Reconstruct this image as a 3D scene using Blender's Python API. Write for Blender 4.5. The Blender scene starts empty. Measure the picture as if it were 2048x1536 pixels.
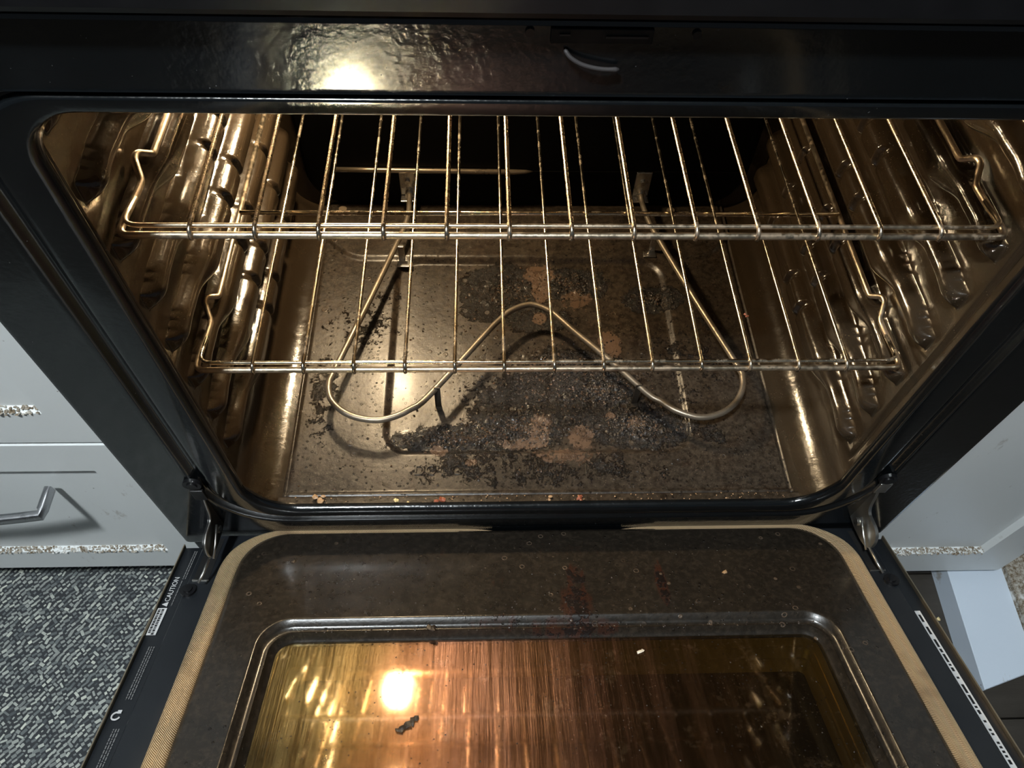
import bpy, bmesh, math, random
import numpy as np
from mathutils import Vector, Matrix
random.seed(7); rng = np.random.default_rng(11)
C = bpy.context.scene.collection
S = bpy.context.scene

# ------------------------------------------------------------------ camera, world, lights, exposure
cd = bpy.data.cameras.new('camera'); cam = bpy.data.objects.new('camera', cd); C.objects.link(cam)
cam.location = (-0.06106, -0.32670, 0.73897)
cam.rotation_euler = (0.591873, -0.0284098, -0.0251602)
cd.sensor_width = 36.0; cd.lens = 1516.34/2048*36; cd.clip_start = 0.01
S.camera = cam
S.view_settings.view_transform = 'Standard'; S.view_settings.look = 'None'
S.view_settings.gamma = 1.0; S.view_settings.use_curve_mapping = False
S.view_settings.exposure = 0.0
S.cycles.use_denoising = True
S.cycles.max_bounces = 10; S.cycles.glossy_bounces = 8; S.cycles.transparent_max_bounces = 12
S.cycles.sample_clamp_indirect = 60.0
w = bpy.data.worlds.new('World'); S.world = w; w.use_nodes = True
w.node_tree.nodes['Background'].inputs[0].default_value = (0.72, 0.86, 1.0, 1)
w.node_tree.nodes['Background'].inputs[1].default_value = 0.065
BULB_STRENGTH = 900.0; BULB_COLOR = (1.0, 0.76, 0.46)
CEILING_STRENGTH = 1000.0; CEILING_COLOR = (0.90, 0.97, 1.0)

# ------------------------------------------------------------------ node helpers
class NT:
    def __init__(s, name):
        s.m = bpy.data.materials.new(name); s.m.use_nodes = True; s.t = s.m.node_tree
        s.t.nodes.clear(); s.out = s.n('ShaderNodeOutputMaterial')
        s.tc = s.n('ShaderNodeTexCoord').outputs['Object']
    def n(s, typ, **kw):
        x = s.t.nodes.new(typ)
        for k, v in kw.items(): setattr(x, k, v)
        return x
    def link(s, a, b): s.t.links.new(a, b)
    def put(s, inp, v):
        if isinstance(v, bpy.types.NodeSocket): s.link(v, inp)
        elif isinstance(v, (tuple, list)) and len(v) == 3 and inp.type == 'RGBA': inp.default_value = (*v, 1)
        else: inp.default_value = v
    def math(s, op, a, b=0.0, c=0.0, clamp=False):
        x = s.n('ShaderNodeMath', operation=op, use_clamp=clamp)
        s.put(x.inputs[0], a); s.put(x.inputs[1], b); s.put(x.inputs[2], c); return x.outputs[0]
    def mapped(s, scale=(1,1,1), rot=(0,0,0), loc=(0,0,0)):
        x = s.n('ShaderNodeMapping'); s.link(s.tc, x.inputs[0])
        x.inputs['Location'].default_value = loc; x.inputs['Rotation'].default_value = rot; x.inputs['Scale'].default_value = scale
        return x.outputs[0]
    def noise(s, scale, detail=4, rough=.55, vec=None, dist=0.0):
        x = s.n('ShaderNodeTexNoise'); s.link(vec or s.tc, x.inputs['Vector'])
        x.inputs['Scale'].default_value = scale; x.inputs['Detail'].default_value = detail
        x.inputs['Roughness'].default_value = rough; x.inputs['Distortion'].default_value = dist; return x.outputs['Fac']
    def voro(s, scale, feature='F1', vec=None, out='Distance'):
        x = s.n('ShaderNodeTexVoronoi', feature=feature); s.link(vec or s.tc, x.inputs['Vector'])
        x.inputs['Scale'].default_value = scale; return x.outputs[out]
    def step(s, v, a, b, lo=0.0, hi=1.0):
        x = s.n('ShaderNodeMapRange', interpolation_type='SMOOTHSTEP')
        s.put(x.inputs['Value'], v); x.inputs['From Min'].default_value = a; x.inputs['From Max'].default_value = b
        x.inputs['To Min'].default_value = lo; x.inputs['To Max'].default_value = hi; return x.outputs['Result']
    def mix(s, f, a, b):
        x = s.n('ShaderNodeMix', data_type='RGBA'); s.put(x.inputs[0], f); s.put(x.inputs[6], a); s.put(x.inputs[7], b); return x.outputs[2]
    def ramp(s, v, stops):
        x = s.n('ShaderNodeValToRGB'); s.put(x.inputs[0], v); e = x.color_ramp.elements
        while len(e) < len(stops): e.new(0.5)
        for i, (p, c) in enumerate(stops): e[i].position = p; e[i].color = (*c, 1)
        return x.outputs[0]
    def xyz(s):
        x = s.n('ShaderNodeSeparateXYZ'); s.link(s.tc, x.inputs[0]); return x.outputs
    def ell(s, cx, cy, rx, ry, soft=.5):
        """soft ellipse mask in object x, y"""
        X = s.xyz()
        a = s.math('MULTIPLY', s.math('SUBTRACT', X[0], cx), 1/rx); b = s.math('MULTIPLY', s.math('SUBTRACT', X[1], cy), 1/ry)
        d = s.math('SQRT', s.math('ADD', s.math('MULTIPLY', a, a), s.math('MULTIPLY', b, b)))
        return s.step(d, 1+soft, 1-soft)
    def bump(s, h, dist=.001, strength=1.0, normal=None):
        x = s.n('ShaderNodeBump'); s.put(x.inputs['Height'], h); x.inputs['Distance'].default_value = dist
        x.inputs['Strength'].default_value = strength
        if normal: s.link(normal, x.inputs['Normal'])
        return x.outputs[0]
    def bsdf(s, base, rough=.4, metal=0.0, normal=None, coat=0.0, coat_rough=.05, spec=.5, **kw):
        x = s.n('ShaderNodeBsdfPrincipled')
        s.put(x.inputs['Base Color'], base); s.put(x.inputs['Roughness'], rough); s.put(x.inputs['Metallic'], metal)
        s.put(x.inputs['Coat Weight'], coat); s.put(x.inputs['Coat Roughness'], coat_rough); s.put(x.inputs['Specular IOR Level'], spec)
        if normal: s.link(normal, x.inputs['Normal'])
        for k, v in kw.items(): s.put(x.inputs[k], v)
        return x.outputs[0]
    def done(s, sh): s.link(sh, s.out.inputs[0]); return s.m

def simple(name, base, rough=.4, metal=0.0, var=.15, nscale=60, bump=0.0, **kw):
    t = NT(name); n = t.noise(nscale)
    dark = tuple(c*(1-var) for c in base); lite = tuple(min(1, c*(1+var)) for c in base)
    nm = t.bump(t.noise(nscale*4), bump) if bump else None
    return t.done(t.bsdf(t.mix(n, dark, lite), t.step(n, .2, .8, rough*.85, rough*1.15), metal, nm, **kw))

def make_enamel(name, base, rough=(.22, .38), orange=.0004, grime=.5, spk=.5):
    t = NT(name)
    n1 = t.noise(9, 6); n2 = t.noise(70, 5, .7); n3 = t.noise(600, 2)
    col = t.mix(n1, tuple(c*.7 for c in base), tuple(c*1.35 for c in base))
    col = t.mix(t.math('MULTIPLY', t.step(n2, .52, .7), grime), col, (.022, .012, .006))
    sp = t.step(t.voro(420), .16, .08); sel = t.step(t.noise(35, 3), .5, .62)
    col = t.mix(t.math('MULTIPLY', t.math('MULTIPLY', sp, sel), spk), col, (.42, .36, .27))
    h = t.math('ADD', t.noise(160, 3), t.math('MULTIPLY', n3, .25))
    nm = t.bump(h, orange)
    return t.done(t.bsdf(col, t.step(n2, .3, .75, *rough), 0, nm, coat=.35, coat_rough=.12, spec=.6))

enamel = make_enamel('brown_enamel', (.030, .024, .018))
enamel_wall = make_enamel('brown_enamel_wall', (.030, .0205, .0120), (.13, .24), .00025, .35, .3)

def make_floor_enamel():
    t = NT('baked_on_floor_enamel')
    n1 = t.noise(11, 6); n2 = t.noise(85, 6, .7); fine = t.noise(330, 4, .7); big = t.noise(26, 5, .6)
    col = t.mix(n1, (.022, .0165, .0115), (.044, .033, .0235))
    col = t.mix(t.step(big, .48, .66, 0, .8), col, (.024, .0125, .0065))
    # brown film towards the middle
    mid = t.ell(.0, .17, .20, .15, .5)
    col = t.mix(t.math('MULTIPLY', mid, t.step(n2, .42, .6, 0, .55)), col, (.034, .019, .011))
    mott = t.step(t.noise(150, 6, .8), .38, .62)
    col = t.mix(t.math('MULTIPLY', mott, .75), t.mix(.55, col, (.004, .003, .002)), t.mix(.35, col, (.12, .092, .066)))
    # burnt black patches: mask x noise threshold
    def addm(l):
        r = None
        for a in l:
            e = t.math('MULTIPLY', t.ell(*a[:4], .7), a[4]); r = e if r is None else t.math('MAXIMUM', r, e)
        return r
    blk = addm([(-.035, .318, .050, .038, 1.25), (-.055, .285, .035, .018, 1.0), (.052, .328, .048, .026, 1.2), (.158, .302, .034, .020, 1.3), (.01, .268, .05, .02, .7),
                (-.075, .097, .085, .020, 1), (-.02, .112, .06, .030, .85), (.075, .160, .045, .030, 1.25), (.115, .115, .06, .028, 1.2),
                (.045, .20, .07, .028, .72), (.02, .15, .11, .055, .62), (.20, .10, .02, .02, .5), (-.245, .165, .02, .10, .42), (0, .06, .17, .03, .45),
                (.18, .20, .06, .12, .35), (-.2, .27, .05, .06, .38)])
    th = t.math('SUBTRACT', t.math('ADD', t.math('MULTIPLY', blk, .62), t.math('ADD', t.math('MULTIPLY', n2, .62), t.math('ADD', t.math('MULTIPLY', fine, .34), t.math('MULTIPLY', big, .5)))), 0.985)
    char = t.step(th, -.01, .05)
    holes = t.step(t.voro(70), .30, .22)
    holes = t.math('MULTIPLY', holes, t.step(t.noise(40), .45, .6))
    char2 = t.math('MULTIPLY', char, t.math('SUBTRACT', 1, t.math('MULTIPLY', holes, .8)))
    col = t.mix(char2, col, t.mix(t.step(t.noise(210, 4, .8), .5, .62), (.004, .003, .0025), (.024, .015, .010)))
    tan = addm([(.0128, .345, .020, .018, 1), (.0125, .318, .012, .022, 1), (.0095, .272, .009, .010, 1), (.094, .236, .015, .014, 1), (.097, .222, .011, .012, 1),
                (-.112, .082, .010, .008, 1), (.05, .10, .018, .02, .8), (.0, .115, .02, .02, .7), (.0, .098, .012, .012, 1), (.06, .3, .022, .02, .7),
                (.115, .118, .010, .007, 1), (.03, .075, .04, .012, .7), (-.02, .0905, .03, .008, .8), (.085, .128, .006, .005, 1), (-.075, .066, .007, .005, 1)])
    tanm = t.step(t.math('ADD', tan, t.math('ADD', t.math('MULTIPLY', t.math('SUBTRACT', fine, .5), .9), t.math('MULTIPLY', t.math('SUBTRACT', n2, .5), 1.5))), .50, .58)
    col = t.mix(t.math('MULTIPLY', tanm, .9), col, (.115, .070, .044))
    # ring splatters
    v = t.voro(48); vs = t.step(t.noise(16, 2), .52, .6)
    ring = t.math('MULTIPLY', t.math('MULTIPLY', t.step(v, .10, .13), t.step(v, .20, .16)), vs)
    col = t.mix(t.math('MULTIPLY', ring, .5), col, (.10, .07, .045))
    sp = t.step(t.voro(380), .17, .08)
    col = t.mix(t.math('MULTIPLY', t.math('MULTIPLY', sp, t.step(t.noise(30, 3), .42, .56)), .6), col, (.30, .24, .17))
    dk = t.step(t.math('ADD', t.voro(150), t.math('MULTIPLY', t.math('SUBTRACT', fine, .5), .25)), .22, .14)
    dk = t.math('MULTIPLY', dk, t.step(t.noise(24, 2), .42, .54))
    col = t.mix(t.math('MULTIPLY', dk, .85), col, (.010, .007, .005))
    h = t.math('ADD', t.math('MULTIPLY', char2, t.noise(260, 4, .8)), t.math('MULTIPLY', n2, .25))
    h = t.math('ADD', h, t.math('MULTIPLY', dk, .35))
    h = t.math('ADD', h, t.math('MULTIPLY', t.math('ADD', ring, tanm), .12))
    nm = t.bump(h, .0022)
    r = t.math('ADD', t.step(n2, .3, .75, .30, .40), t.math('MULTIPLY', char2, -.06))
    return t.done(t.bsdf(col, r, 0, nm, coat=.10, coat_rough=.16, spec=.42))
enamel_floor = make_floor_enamel()

def make_panel_enamel():
    t = NT('door_panel_enamel')
    n1 = t.noise(8, 5); fine = t.noise(300, 4, .7); n2 = t.noise(90, 5, .7)
    col = t.mix(n1, (.016, .0125, .009), (.027, .0215, .016))
    sp = t.step(t.voro(520), .2, .08)
    col = t.mix(t.math('MULTIPLY', sp, .28), col, (.13, .10, .075))
    streak = t.noise(1, 5, .7, vec=t.mapped((110, 16, 16)))
    col = t.mix(t.math('MULTIPLY', t.step(t.noise(170, 6, .8), .45, .62), .5), t.mix(.35, col, (.004, .003, .002)), t.mix(.4, col, (.075, .055, .038)))
    rust = None
    for e in [(.028, -.10, .018, .035, 1), (.02, -.12, .06, .012, .9), (-.045, -.115, .035, .010, .8), (.115, -.075, .007, .030, 1.1), (-.16, -.09, .03, .012, .55),
              (.03, -.065, .012, .02, .9), (-.05, -.065, .02, .02, .5), (-.02, -.03, .12, .015, .5)]:
        k = t.math('MULTIPLY', t.ell(*e[:4], .6), e[4]); rust = k if rust is None else t.math('MAXIMUM', rust, k)
    rm = t.step(t.math('ADD', t.math('MULTIPLY', rust, .42), t.math('ADD', t.math('MULTIPLY', streak, .7), t.math('MULTIPLY', n2, .3))), .76, .90)
    col = t.mix(t.math('MULTIPLY', rm, .8), col, (.040, .014, .008))
    bk = t.step(t.math('ADD', t.math('MULTIPLY', rust, .32), t.math('ADD', t.math('MULTIPLY', n2, .7), t.math('MULTIPLY', fine, .3))), .79, .83)
    col = t.mix(bk, col, (.010, .007, .006))
    v = t.voro(60); ring = t.math('MULTIPLY', t.math('MULTIPLY', t.step(v, .10, .13), t.step(v, .19, .15)), t.step(t.noise(12, 2), .5, .6))
    col = t.mix(t.math('MULTIPLY', ring, .6), col, (.16, .11, .075))
    dk = t.math('MULTIPLY', t.step(t.voro(110), .16, .10), t.step(t.noise(18, 2), .47, .6))
    col = t.mix(t.math('MULTIPLY', dk, .85), col, (.010, .007, .005))
    h = t.math('ADD', t.math('MULTIPLY', fine, .18), t.math('ADD', bk, t.math('ADD', dk, t.math('MULTIPLY', ring, .5))))
    return t.done(t.bsdf(col, t.step(n2, .3, .75, .26, .36), 0, t.bump(h, .0008), coat=.15, coat_rough=.12, spec=.5))
enamel_panel = make_panel_enamel()

def make_black(name, base, rough, orange, spec=.5, coat=.5):
    t = NT(name); n = t.noise(30, 4)
    col = t.mix(n, tuple(c*.8 for c in base), tuple(c*1.2 for c in base))
    h = t.math('ADD', t.noise(220, 2), t.math('MULTIPLY', t.noise(60, 2), .9))
    dust = t.math('MULTIPLY', t.step(t.voro(150), .06, .03), t.step(t.noise(20, 2), .5, .62))
    col = t.mix(t.math('MULTIPLY', dust, .5), col, (.3, .3, .3))
    return t.done(t.bsdf(col, t.step(n, .3, .7, *rough), 0, t.bump(h, orange), coat=coat, coat_rough=.10, spec=spec))
black_frame = make_black('black_porcelain', (.0032, .0042, .0050), (.17, .23), .00026, .45, .9)
black_back = make_black('black_back_panel', (.0006, .0005, .0004), (.5, .6), .0001, .12, 0)
black_paint = simple('satin_black_paint', (.010, .012, .015), .42, 0, .2, 40, .00005)
black_plastic = simple('black_plastic', (.006, .006, .007), .35)

def make_chrome(name, base, rough, rust=.45):
    t = NT(name); n = t.noise(45, 4, .7); n2 = t.noise(160, 4, .7)
    m = t.step(t.math('ADD', t.math('MULTIPLY', n, .6), t.math('MULTIPLY', n2, .4)), .50, .58)
    m = t.math('MULTIPLY', m, rust)
    col = t.mix(m, base, (.20, .085, .035))
    return t.done(t.bsdf(col, t.math('ADD', t.step(n2, .3, .7, rough*.8, rough*1.3), t.math('MULTIPLY', m, .25)), t.math('SUBTRACT', 1, t.math('MULTIPLY', m, .5)), t.bump(n2, .0002)))
wire_mat = make_chrome('oven_rack_steel', (.78, .66, .50), .26)
frame_rod_mat = make_chrome('rack_frame_steel', (.60, .50, .37), .36, .35)
wire_mat_clean = make_chrome('lower_rack_steel', (.80, .70, .54), .18, .28)
element_mat = simple('grey_element_sheath', (.30, .25, .19), .40, .75, .2, 80, .0001)
steel = simple('bright_steel', (.62, .60, .56), .28, 1.0, .15, 80)
hinge_steel = simple('hinge_steel', (.50, .49, .46), .36, 1.0, .2, 60, .0001)
nickel = simple('brushed_nickel', (.50, .51, .53), .30, 1.0, .08, 120)
spacer_mat = simple('zinc_window_spacer', (.72, .66, .46), .34, .7, .1, 50)

def make_gasket():
    t = NT('braided_glass_fibre'); X = t.xyz()
    a = t.math('ADD', X[1], t.math('MULTIPLY', X[0], .9)); wv = t.math('SINE', t.math('MULTIPLY', a, 3900))
    n = t.noise(14, 3)
    col = t.mix(t.step(wv, -.6, .8), (.30, .185, .09), (.80, .60, .36))
    col = t.mix(t.step(n, .54, .68, 0, .5), col, (.16, .09, .045))
    return t.done(t.bsdf(col, .75, 0, t.bump(wv, .0006)))
gasket_mat = make_gasket()

def make_glass():
    t = NT('coated_oven_window_glass'); X = t.xyz()
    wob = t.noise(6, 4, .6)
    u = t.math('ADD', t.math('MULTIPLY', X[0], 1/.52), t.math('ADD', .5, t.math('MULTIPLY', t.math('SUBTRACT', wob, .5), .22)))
    film = t.ramp(u, [(.02, (.42, .35, .14)), (.15, (.55, .38, .14)), (.24, (.78, .38, .20)), (.34, (.80, .40, .29)), (.47, (.58, .28, .17)), (.58, (.30, .12, .08)), (.78, (.16, .08, .04)), (.97, (.14, .11, .045))])  # coating colours; right end darkened to paint in the dark reflection there
    streak = t.noise(1, 6, .75, vec=t.mapped((95, 4, 4), rot=(0, 0, .10)))
    streak2 = t.noise(1, 4, .75, vec=t.mapped((240, 9, 9), rot=(0, 0, .04)))
    spots = t.math('MULTIPLY', t.step(t.voro(230), .2, .08), t.step(t.noise(14, 3), .45, .6))
    blobs = t.step(t.noise(34, 8, .8), .56, .62)
    pep = t.math('MULTIPLY', t.step(t.voro(170), .16, .10), t.step(t.noise(20, 2), .44, .56))
    near = t.ell(-.02, -.17, .20, .09, .6)
    gr = t.math('ADD', t.step(streak, .40, .75, .45, .9), t.math('MULTIPLY', t.step(streak2, .58, .72), .35))
    reflection_fade = t.step(u, .45, .85, 1.0, .38)  # thins the grease layer rightwards, painting in the darker reflection
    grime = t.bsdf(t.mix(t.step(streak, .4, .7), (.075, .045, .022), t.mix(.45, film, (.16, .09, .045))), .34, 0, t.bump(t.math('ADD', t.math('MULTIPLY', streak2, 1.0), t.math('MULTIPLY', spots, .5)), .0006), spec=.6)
    tr = t.n('ShaderNodeBsdfTransparent'); t.put(tr.inputs[0], (.72, .62, .38))
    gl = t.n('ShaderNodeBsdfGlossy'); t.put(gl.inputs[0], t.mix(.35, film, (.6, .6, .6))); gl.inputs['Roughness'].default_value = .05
    m1 = t.n('ShaderNodeMixShader'); m1.inputs[0].default_value = .36; t.link(tr.outputs[0], m1.inputs[1]); t.link(gl.outputs[0], m1.inputs[2])
    gl2 = t.n('ShaderNodeBsdfGlossy')
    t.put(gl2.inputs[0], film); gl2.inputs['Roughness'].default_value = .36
    t.link(t.bump(streak2, .0005), gl2.inputs['Normal'])
    m2 = t.n('ShaderNodeMixShader'); t.put(m2.inputs[0], t.math('MULTIPLY', t.math('MULTIPLY', gr, .17), reflection_fade)); t.link(m1.outputs[0], m2.inputs[1]); t.link(gl2.outputs[0], m2.inputs[2])
    m3 = t.n('ShaderNodeMixShader'); f = t.math('MULTIPLY', t.math('MULTIPLY', gr, .24), reflection_fade)
    f = t.math('ADD', f, t.math('ADD', t.math('MULTIPLY', spots, .3), t.math('MULTIPLY', blobs, .16)), clamp=True)
    t.put(m3.inputs[0], f); t.link(m2.outputs[0], m3.inputs[1]); t.link(grime, m3.inputs[2])
    pp = t.bsdf((.012, .008, .006), .5)
    m4 = t.n('ShaderNodeMixShader'); t.put(m4.inputs[0], t.math('MULTIPLY', pep, .8)); t.link(m3.outputs[0], m4.inputs[1]); t.link(pp, m4.inputs[2])
    return t.done(m4.outputs[0])
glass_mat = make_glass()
def make_outer_glass():
    t = NT('dotted_outer_glass'); d = t.step(t.voro(520, vec=t.mapped((1, 1, 1))), .3, .2)
    return t.done(t.bsdf(t.mix(d, (.020, .016, .012), (.055, .045, .035)), .25))
outer_glass_mat = make_outer_glass()

def make_white(name, base, g=.5):
    t = NT(name); n = t.noise(5, 5); n2 = t.noise(40, 5, .7)
    col = t.mix(n, tuple(c*.93 for c in base), base)
    st = t.noise(1, 5, .7, vec=t.mapped((30, 10, 12), rot=(0, .8, 0)))
    col = t.mix(t.math('MULTIPLY', t.step(st, .64, .72), g), col, (.30, .26, .20))
    sp = t.math('MULTIPLY', t.step(t.voro(55), .06, .03), t.step(n2, .5, .6))
    col = t.mix(sp, col, (.12, .09, .07))
    return t.done(t.bsdf(col, .38, 0, t.bump(n2, .0001)))
white_paint = make_white('white_cabinet_paint', (.80, .83, .83), .45)
white_board = make_white('dirty_white_board', (.66, .75, .86), .7)
def make_grime():
    t = NT('groove_grime'); n = t.noise(150, 5, .8); n2 = t.noise(30, 3)
    col = t.mix(t.step(n, .4, .6), (.16, .115, .065), (.50, .47, .41)); col = t.mix(t.step(n2, .6, .68), col, (.8, .8, .78))
    return t.done(t.bsdf(col, .8, 0, t.bump(n, .002)))
grime_mat = make_grime()
white_print = simple('white_print', (.60, .60, .60), .6); fine_mat = simple('grey_fine_print', (.16, .16, .16), .6)
def make_crust(name, a, b):
    t = NT(name); n = t.noise(200, 4, .7); return t.done(t.bsdf(t.mix(n, a, b), .45, 0, t.bump(n, .0006), coat=.2))
char_mat = make_crust('charred_food', (.005, .004, .003), (.060, .040, .026))
tan_crumb = make_crust('tan_crumb', (.30, .17, .08), (.50, .32, .17))
yellow_crumb = make_crust('yellow_crumb', (.65, .48, .20), (.85, .70, .36))
red_crumb = make_crust('reddish_crumb', (.16, .035, .015), (.32, .09, .04))
white_crumb = make_crust('pale_crumb', (.60, .52, .40), (.85, .78, .66))
def make_yarn():
    t = NT('rug_yarn'); oi = t.n('ShaderNodeAttribute'); oi.attribute_name = 'shade'
    f = oi.outputs['Fac']
    col = t.ramp(f, [(0, (.035, .042, .050)), (.3, (.14, .155, .155)), (.65, (.36, .38, .35)), (1, (.60, .62, .54))])
    return t.done(t.bsdf(col, .8))
yarn_mat = make_yarn()
rug_base_mat = simple('rug_backing', (.03, .033, .037), .9)
def make_woodfloor():
    t = NT('dark_floor_planks'); n = t.noise(1, 6, .7, vec=t.mapped((6, 60, 6))); n2 = t.noise(12, 4)
    col = t.mix(n, (.020, .016, .012), (.060, .052, .042)); col = t.mix(t.step(n2, .5, .7, 0, .5), col, (.014, .012, .010))
    return t.done(t.bsdf(col, .5, 0, t.bump(n, .0008)))
floor_mat = make_woodfloor()
wall_mat = simple('room_paint', (.45, .46, .46), .8)
ceil_mat = simple('ceiling_paint', (.60, .60, .58), .9)
def emit(name, col, st):
    t = NT(name); e = t.n('ShaderNodeEmission'); t.put(e.inputs[0], col); e.inputs[1].default_value = st; return t.done(e.outputs[0])
bulb_mat = emit('glowing_bulb', BULB_COLOR, BULB_STRENGTH)
ceil_light_mat = emit('glowing_diffuser', CEILING_COLOR, CEILING_STRENGTH)

# ------------------------------------------------------------------ geometry helpers
def link(name, me, mat, parent=None, smooth=False):
    o = bpy.data.objects.new(name, me); C.objects.link(o)
    if mat: me.materials.append(mat)
    if smooth: me.shade_smooth()
    if parent:
        o.parent = parent; o.matrix_parent_inverse = parent.matrix_basis.inverted() if parent.parent is None else Matrix()
    return o
def tag(o, label=None, cat=None, group=None, kind=None):
    if label: o['label'] = label
    if cat: o['category'] = cat
    if group: o['group'] = group
    if kind: o['kind'] = kind
    return o
def thing(name, loc, label, cat, group=None):
    o = bpy.data.objects.new(name, None); C.objects.link(o); o.location = loc; o.empty_display_size = .05
    bpy.context.view_layer.update(); return tag(o, label, cat, group)
class MB:
    def __init__(s): s.v = []; s.f = []
    def add(s, vs, fs):
        b = len(s.v); s.v += [tuple(p) for p in vs]; s.f += [tuple(i+b for i in f) for f in fs]
    def box(s, a, b, bev=0.0, T=None):
        bm = bmesh.new(); bmesh.ops.create_cube(bm, size=1.0)
        for v in bm.verts: v.co = Vector([(a[i]+b[i])/2 + v.co[i]*(b[i]-a[i]) for i in range(3)])
        if bev: bmesh.ops.bevel(bm, geom=bm.edges[:], offset=bev, segments=2, affect='EDGES', profile=.5)
        s.bm(bm, T)
    def bm(s, bm, T=None):
        bm.verts.index_update(); vs = [v.co.copy() for v in bm.verts]
        if T: vs = [T(*v) for v in vs]
        s.add(vs, [[v.index for v in f.verts] for f in bm.faces]); bm.free()
    def tube(s, pts, r, n=10, closed=False, flat=None, T=None):
        pts = [Vector(p) for p in pts]; m = len(pts); rings = []
        up = None
        for i, p in enumerate(pts):
            if closed: d = pts[(i+1) % m]-pts[i-1]
            else: d = pts[min(i+1, m-1)]-pts[max(i-1, 0)]
            d.normalize()
            if up is None:
                up = Vector((0, 0, 1)) if abs(d.z) < .9 else Vector((1, 0, 0))
            u = (up-d*up.dot(d)).normalized(); up = u; v = d.cross(u)
            rr = r[i] if isinstance(r, (list, tuple)) else r
            rings.append([p + (u*math.sin(a)*(flat or 1)+v*math.cos(a))*rr for a in [2*math.pi*k/n for k in range(n)]])
        vs = [q for R in rings for q in R]
        if T: vs = [T(*q) for q in vs]
        fs = []
        for i in range(m if closed else m-1):
            j = (i+1) % m
            for k in range(n): fs.append((i*n+k, i*n+(k+1) % n, j*n+(k+1) % n, j*n+k))
        if not closed: fs += [tuple(range(n))[::-1], tuple((m-1)*n+k for k in range(n))]
        s.add(vs, fs)
    def cyl(s, c, axis, r, h, n=20, T=None):
        a = Vector(axis).normalized()*h/2; s.tube([Vector(c)-a, Vector(c)+a], r, n, T=T)
    def strips(s, loops, closed=True, cap0=False, cap1=False):
        n = len(loops[0]); b = len(s.v)
        for L in loops: s.v += [tuple(p) for p in L]
        for i in range(len(loops)-1):
            for k in range(n if closed else n-1):
                kk = (k+1) % n; s.f.append((b+i*n+k, b+i*n+kk, b+(i+1)*n+kk, b+(i+1)*n+k))
        if cap0: s.f.append(tuple(b+k for k in range(n))[::-1])
        if cap1: s.f.append(tuple(b+(len(loops)-1)*n+k for k in range(n)))
    def build(s, name, mat, parent=None, smooth=False, angle=None):
        me = bpy.data.meshes.new(name); me.from_pydata([tuple(v) for v in s.v], [], s.f); me.update()
        bm = bmesh.new(); bm.from_mesh(me); bmesh.ops.recalc_face_normals(bm, faces=bm.faces); bm.to_mesh(me); bm.free()
        o = link(name, me, mat, parent, smooth or angle is not None)
        if angle is not None: me.set_sharp_from_angle(angle=math.radians(angle))
        return o
def grid(name, P, mat, parent=None):
    """P: (n, m, 3) array"""
    n, m, _ = P.shape; idx = np.arange(n*m).reshape(n, m)
    F = np.stack([idx[:-1, :-1], idx[1:, :-1], idx[1:, 1:], idx[:-1, 1:]], -1).reshape(-1, 4)
    me = bpy.data.meshes.new(name); me.vertices.add(n*m); me.vertices.foreach_set('co', P.reshape(-1).astype(np.float32))
    me.loops.add(F.size); me.loops.foreach_set('vertex_index', F.reshape(-1).astype(np.int32))
    me.polygons.add(len(F)); me.polygons.foreach_set('loop_start', (np.arange(len(F))*4).astype(np.int32))
    me.update(calc_edges=True); me.validate(); return link(name, me, mat, parent, True)
def smooth(a, b, x):
    t = np.clip((x-a)/(b-a), 0, 1); return t*t*(3-2*t)
def vnoise(X, Y, s, seed):
    r = np.random.default_rng(seed); g = r.random((256, 256)); x = X*s+100; y = Y*s+100
    xi = np.floor(x).astype(int); yi = np.floor(y).astype(int); fx = x-xi; fy = y-yi; fx = fx*fx*(3-2*fx); fy = fy*fy*(3-2*fy)
    G = lambda a, b: g[a % 256, b % 256]
    return (G(xi, yi)*(1-fx)+G(xi+1, yi)*fx)*(1-fy)+(G(xi, yi+1)*(1-fx)+G(xi+1, yi+1)*fx)*fy
def rr(x0, x1, y0, y1, rad, n=8):
    """rounded rectangle loop, rad = (bl, br, tr, tl), 4*(n+1) points"""
    P = []
    for (cx, cy, r, a0) in [(x0+rad[0], y0+rad[0], rad[0], math.pi), (x1-rad[1], y0+rad[1], rad[1], 1.5*math.pi), (x1-rad[2], y1-rad[2], rad[2], 0), (x0+rad[3], y1-rad[3], rad[3], .5*math.pi)]:
        for k in range(n+1):
            a = a0+k/n*math.pi/2; P.append((cx+r*math.cos(a), cy+r*math.sin(a)))
    return P
def smooth_path(pts, k=8):
    """Catmull-Rom"""
    P = [Vector(p) for p in pts]; P = [P[0]*2-P[1]]+P+[P[-1]*2-P[-2]]; o = []
    for i in range(1, len(P)-2):
        for j in range(k):
            t = j/k; a, b, c, d = P[i-1:i+3]
            o.append(.5*((2*b)+(c-a)*t+(2*a-5*b+4*c-d)*t*t+(3*b-a-3*c+d)*t**3))
    o.append(P[-2]); return o
def fillet(pts, r, n=6):
    """polyline with rounded corners; r a number or list per inner corner"""
    P = [Vector(p) for p in pts]; o = [P[0]]
    for i in range(1, len(P)-1):
        ri = r[i-1] if isinstance(r, (list, tuple)) else r
        a = (P[i-1]-P[i]); b = (P[i+1]-P[i]); la, lb = a.length, b.length; a.normalize(); b.normalize()
        d = min(ri, la*.45, lb*.45)
        p0 = P[i]+a*d; p1 = P[i]+b*d
        for k in range(n+1):
            t = k/n; o.append(p0*(1-t)**2+P[i]*2*t*(1-t)+p1*t*t)
    o.append(P[-1]); return o

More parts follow.
